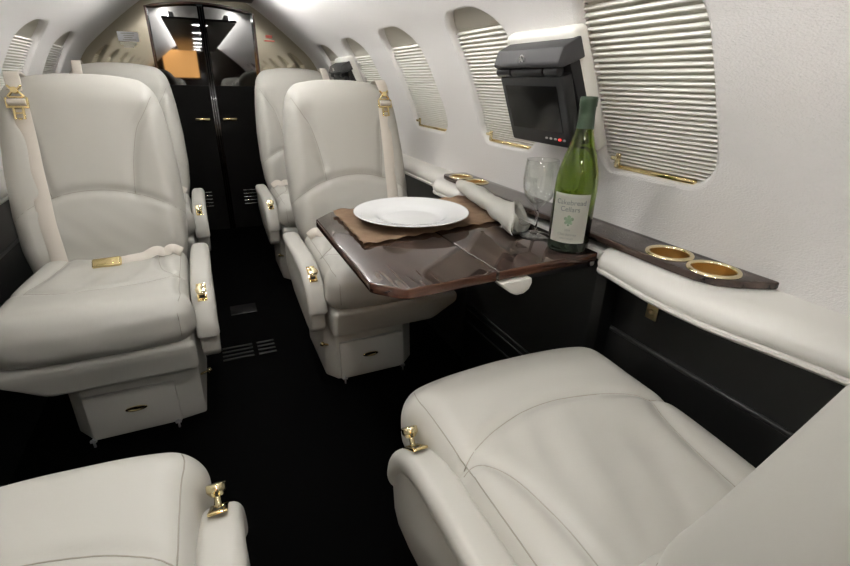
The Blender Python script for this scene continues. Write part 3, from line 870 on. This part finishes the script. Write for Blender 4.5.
xform(bm, Matrix.Translation(A+Vector((.002, .005, -.002))) @ axv.to_track_quat('Y', 'Z').to_matrix().to_4x4())
fk = obj('fork', bm, 'steel', angle=40); tag(fk, 'steel fork tucked inside the rolled napkin, tines showing', 'fork')
for v in fk.data.vertices: v.co -= A
fk.location = A

# wine glass
gl = [(0, .0035), (.010, .0035), (.030, .0022), (.0355, .0010), (.036, .0018), (.030, .0034), (.012, .0062), (.0055, .012), (.0038, .024), (.0036, .052), (.0045, .064), (.010, .072),
      (.020, .079), (.030, .092), (.0365, .110), (.0385, .130), (.0375, .152), (.0350, .1735), (.0344, .1742), (.0338, .1735), (.0362, .152), (.0372, .130), (.0352, .110), (.0288, .0935), (.018, .0815), (.008, .0765), (0, .0755)]
gl = [(r_*.97, z*.96) for r_, z in gl]
gl[0] = (0, 0.0008)
t = thing('wine_glass', 'clear stemmed wine glass standing beside the wine bottle', 'wine glass', (.643, .798, .7502))
obj('bowl', bm_lathe([(.0036*.97, .060*.96)]+gl[10:], 64), 'thinglass', t)
obj('stem', bm_lathe([(0, .0075)]+gl[6:10]+[(.0036*.97, .060*.96), (0, .062*.96)], 32), 'glass', t)
obj('foot', bm_lathe(gl[:7], 64), 'thinglass', t)
# bottle
BX, BY = .652, .700
t = thing('wine_bottle', 'green glass wine bottle with a cream label at the table edge', 'wine bottle', (BX, BY, .7502))
op = [(0, .006), (.022, .004), (.034, .0), (.0385, .002), (.0405, .007), (.0405, .125), (.0395, .145), (.036, .165), (.030, .187), (.0235, .207), (.0180, .227), (.0150, .247), (.0142, .275), (.0142, .290)]
ip = [(.0105, .290), (.0105, .275), (.0112, .247), (.0143, .227), (.0198, .207), (.0262, .187), (.0325, .165), (.0362, .145), (.0372, .125), (.0372, .016), (.030, .011), (0, .012)]
obj('bottle_glass', bm_lathe(op+ip, 64), 'bottle', t)
obj('refraction_core', bm_lathe([(0, .0128), (.030, .0118), (.0366, .0168), (.0366, .030), (.030, .033), (.015, .040), (0, .044)], 48), 'refrcore', t)  # black core painting the dark refraction low inside the bottle
wp = [(0, .0455), (.016, .0415), (.031, .0345), (.0368, .0315), (.0368, .125), (.0358, .145), (.0321, .165), (.0258, .187), (.0205, .203), (0, .203)]
m2 = mat('white_wine', (.80, .80, .40), .0, trans=1., ior=1.33)
obj('wine', bm_lathe(wp, 64), m2, t)
cp = [(.0149, .235), (.0147, .262), (.0147, .276), (.0158, .277), (.0160, .2905), (.0150, .2935), (0, .294)]
cp[0] = (.0166, .238)
obj('foil_capsule', bm_lathe([(r_, z) for r_, z in cp], 40), 'capsule', t)
CAM = Vector((0, 0, 1.06))
la = math.atan2(0-BY, 0-BX)+rad(-6)      # the label faces the aisle
RL = .0412
def on_bottle(bm, z0, r_=RL+.0004):
    for v in bm.verts:
        a = la+v.co.x/r_; rr = r_+v.co.z
        v.co = Vector((rr*math.cos(a), rr*math.sin(a), z0+v.co.y))
    return bm
bm = bmesh.new(); rows = []; hw = .0375
for z in np.linspace(.024, .121, 14): rows.append([bm.verts.new((x, z, 0)) for x in np.linspace(-hw, hw, 30)])
for a, c in zip(rows[:-1], rows[1:]):
    for i in range(29): bm.faces.new((a[i], a[i+1], c[i+1], c[i]))
on_bottle(bm, 0, RL); bmesh.ops.solidify(bm, geom=bm.faces[:], thickness=.0003)
obj('base_refraction', bm_lathe([(0, .0065), (.022, .0045), (.034, -.0001), (.0387, .0018), (.0408, .0069), (.0408, .0235)], 64), 'refrbase', t)  # opaque band: dark refraction of the bottle foot put into its colour
lab = obj('bottle_label', bm, 'label', t)
for s_, sz, z, mt in (('Cakebread', .0135, .1045, 'print'), ('Cellars', .0135, .0915, 'print'), ('2004', .0055, .050, 'printl'), ('Chardonnay', .0075, .0415, 'printl'), ('NAPA VALLEY', .0042, .033, 'printl')):
    b2 = text_bm(s_, sz)
    obj('label_lettering', on_bottle(b2, z), mt, lab, smooth=False)
bm = None
for px, pz, w in ((0, .0, .010), (-.006, .004, .006), (.006, .004, .006), (0, .008, .006), (-.005, -.004, .005), (.005, -.004, .005), (0, -.008, .004)):
    b2 = bmesh.new(); bmesh.ops.create_circle(b2, cap_ends=True, segments=7, radius=w*.62, matrix=Matrix.Translation((px, pz, .0003))); bm = merge(bm, b2)
obj('leaf_emblem', on_bottle(bm, .069), 'leafp', lab, smooth=False)

# ------------------------------------------------------------------ fold-down monitors on the wall
def monitor(yc, label, sc=1.):
    c = cylp(yc, .377, -.010); e_ = cylp(yc, .40)-cylp(yc, .29); th = math.atan2(-e_.x, e_.z)
    t = thing('fold_down_monitor', label, 'monitor', c, 0, 'fold down monitors on the right wall')
    # local frame: X along -Y of the cabin (to the viewer's right), Z up along the wall, Y' out of the wall
    n = Vector((-math.cos(th), 0, -math.sin(th))); up = Vector((-math.sin(th), 0, math.cos(th))); rt = Vector((0, -1, 0))
    F = Matrix(((rt.x, n.x, up.x, 0), (rt.y, n.y, up.y, 0), (rt.z, n.z, up.z, 0), (0, 0, 0, 1)))
    def add(nm, bm, m_, par=None, **k): return obj(nm, xform(bm, F), m_, par or t, **k)
    add('back_plate', bm_box(-.006, .006, -.006, .232, .036, .252, .012, 3), 'whitepl', angle=50)
    # side cheek / housing: wedge, deeper at the top
    pf = [(.012, -.125), (.055, -.120), (.088, .085), (.092, .118), (.080, .128), (.012, .128)]
    pf2 = [(.012, -.112), (.038, -.108), (.044, .070), (.044, .090), (.012, .090)]
    add('housing', bm_prism(pf2, lambda a, c_, x: Vector((x, a, c_)), -.102, .106, .006), 'plastic', angle=40)
    hd = add('hood', bm_prism([(.014, .064), (.070, .068), (.078, .075), (.077, .081), (.058, .102), (.014, .104)], lambda a, c_, x: Vector((x, a, c_)), -.106, .116, .006), 'plastic2', angle=40)
    for x0, x1 in ((-.112, -.062), (-.055, .052), (.058, .100)):
        add('hinge_barrel', bm_cyl((x0, .064, .059), (x1, .064, .059), .0098, seg=20, bev=.003), 'plastic', angle=50)
    tilt = rad(4)
    T = Matrix.Translation((0, .056, .050)) @ Matrix.Rotation(tilt, 4, 'X')
    scp = add('screen_panel', xform(bm_box(0, 0, -.074, .217, .026, .148, .006, 3), T), 'plastic', angle=40)
    add('screen', xform(bm_box(-.002, .0132, -.066, .176, .003, .094), T), 'screen', scp, smooth=False)
    for i in range(5):
        add('button', xform(bm_box(.028+i*.0145, .0135, -.130, .007, .004, .004, .001), T), 'led' if i == 3 else 'button', scp, smooth=False)
    # swirl mark on the hood
    bm = None
    for k_ in (-1, 1):
        pth = [Vector((k_*(.004+.006*math.cos(a)), .0745, .087+k_*.003+.007*math.sin(a))) for a in np.linspace(-.5, 4.2, 14)]
        bm = bm_tube(pth, .0011, 6, bm)
    add('maker_mark', bm, 'mark', hd)
    return t
monitor(.875, 'black fold-down monitor with a lit red button above the wine glass')
monitor(2.42, 'small far black fold-down monitor between the two farthest right windows')

# ------------------------------------------------------------------ floor fittings
t = thing('floor_vent', 'dark slotted vent set in the aisle floor between the seats', 'vent', (.034, 1.84*KS, FLOOR)); t.scale = (KS, KS, KS)
for x0, x1 in ((-.105, .015), (.035, .105)):
    for q in range(4): obj('slat', bm_box((x0+x1)/2, -.055+.032*q, .002, x1-x0, .010, .004, .001), 'ventmetal', t)
t = thing('floor_hatch', 'small black hatch with a thin metal edge in the aisle floor', 'hatch', (.043, 2.22*KS, FLOOR)); t.scale = (KS, KS, KS)
obj('hatch_lid', bm_box(0, .03, .001, .12, .10, .003, .001), 'matteblack', t); obj('metal_edge', bm_box(0, -.022, .0015, .12, .003, .004, .001), 'darktrim', t)

# ------------------------------------------------------------------ lamps of the cabin, plus added unseen lights
# dropped dark panel along the crown; lamp strips hidden above its edges wash the upper walls
bm = bm_box(XC, .685, 1.402, .44, 4.03, .012, .004)
tag(obj('trim_4', bm, 'rear', angle=40), kind='structure')
for side, wd in ((1, 'right'), (-1, 'left')):
    for q, y in enumerate((-.82, .16, 1.14, 2.12)):
        t = thing('ceiling_light', 'long lamp strip hidden above the %s edge of the dark ceiling panel' % wd, 'ceiling light', (XC+side*.165, y, 1.4085), 0, 'ceiling lamp strips, %s side' % wd)
        obj('frame', bm_box(0, 0, .018, .030, .97, .036, .003), 'lampframe', t, angle=40)
        obj('diffuser', bm_box(side*.017, 0, .020, .008, .95, .032, .002), 'lamp', t, smooth=False)
for y in (-.95, -.28, .39, 1.06, 1.73, 2.40):  # unseen fill lights added to brighten the lower cabin
    t = thing('fill_light', 'round fill light added in the dark ceiling panel', 'fill_light', (XC, y, 1.396), 0, 'fill lights added in the ceiling panel')
    obj('lens', bm_lathe([(0, -.001), (.050, -.001), (.050, .0), (0, .0)], 32), 'fill', t, smooth=False)
    obj('bezel', bm_lathe([(.050, .0), (.050, -.003), (.058, -.003), (.060, 0)], 32), 'lampframe', t, angle=40)
# glowing panel added behind the camera for the amber reflection in the doors
t = thing('amber_glow_panel', 'amber glowing panel added on the rear bulkhead for the reflection in the doors', 'lamp', (-.14, Y_REAR+.02, 1.25))
obj('glow_face', bm_box(0, .012, -.02, .42, .02, .34, .008), 'amber', t); obj('light_frame', bm_box(0, .002, -.02, .45, .012, .37, .004), 'rear', t)

w = bpy.data.worlds.new('World'); S.world = w; w.use_nodes = True
w.node_tree.nodes['Background'].inputs[0].default_value = (.8, .85, 1, 1); w.node_tree.nodes['Background'].inputs[1].default_value = .3

# ------------------------------------------------------------------ camera
f, yaw, p, roll = 460., .438, .410, .0228
fh = Vector((math.sin(yaw), math.cos(yaw), 0)); R = Vector((math.cos(yaw), -math.sin(yaw), 0)); Zv = Vector((0, 0, 1))
Fw = fh*math.cos(p)-Zv*math.sin(p); U = fh*math.sin(p)+Zv*math.cos(p)
R2 = R*math.cos(roll)+U*math.sin(roll); U2 = U*math.cos(roll)-R*math.sin(roll)
cd = bpy.data.cameras.new('camera'); cam = bpy.data.objects.new('camera', cd); COL.objects.link(cam)
mw = Matrix(((R2.x, U2.x, -Fw.x, 0), (R2.y, U2.y, -Fw.y, 0), (R2.z, U2.z, -Fw.z, 1.06), (0, 0, 0, 1)))
cam.matrix_world = mw
cd.sensor_width = 36; cd.lens = f*36/850; cd.clip_start = .01
S.camera = cam
S.view_settings.view_transform = 'Standard'; S.view_settings.look = 'None'; S.view_settings.exposure = 0; S.view_settings.gamma = 1
S.view_settings.use_curve_mapping = False
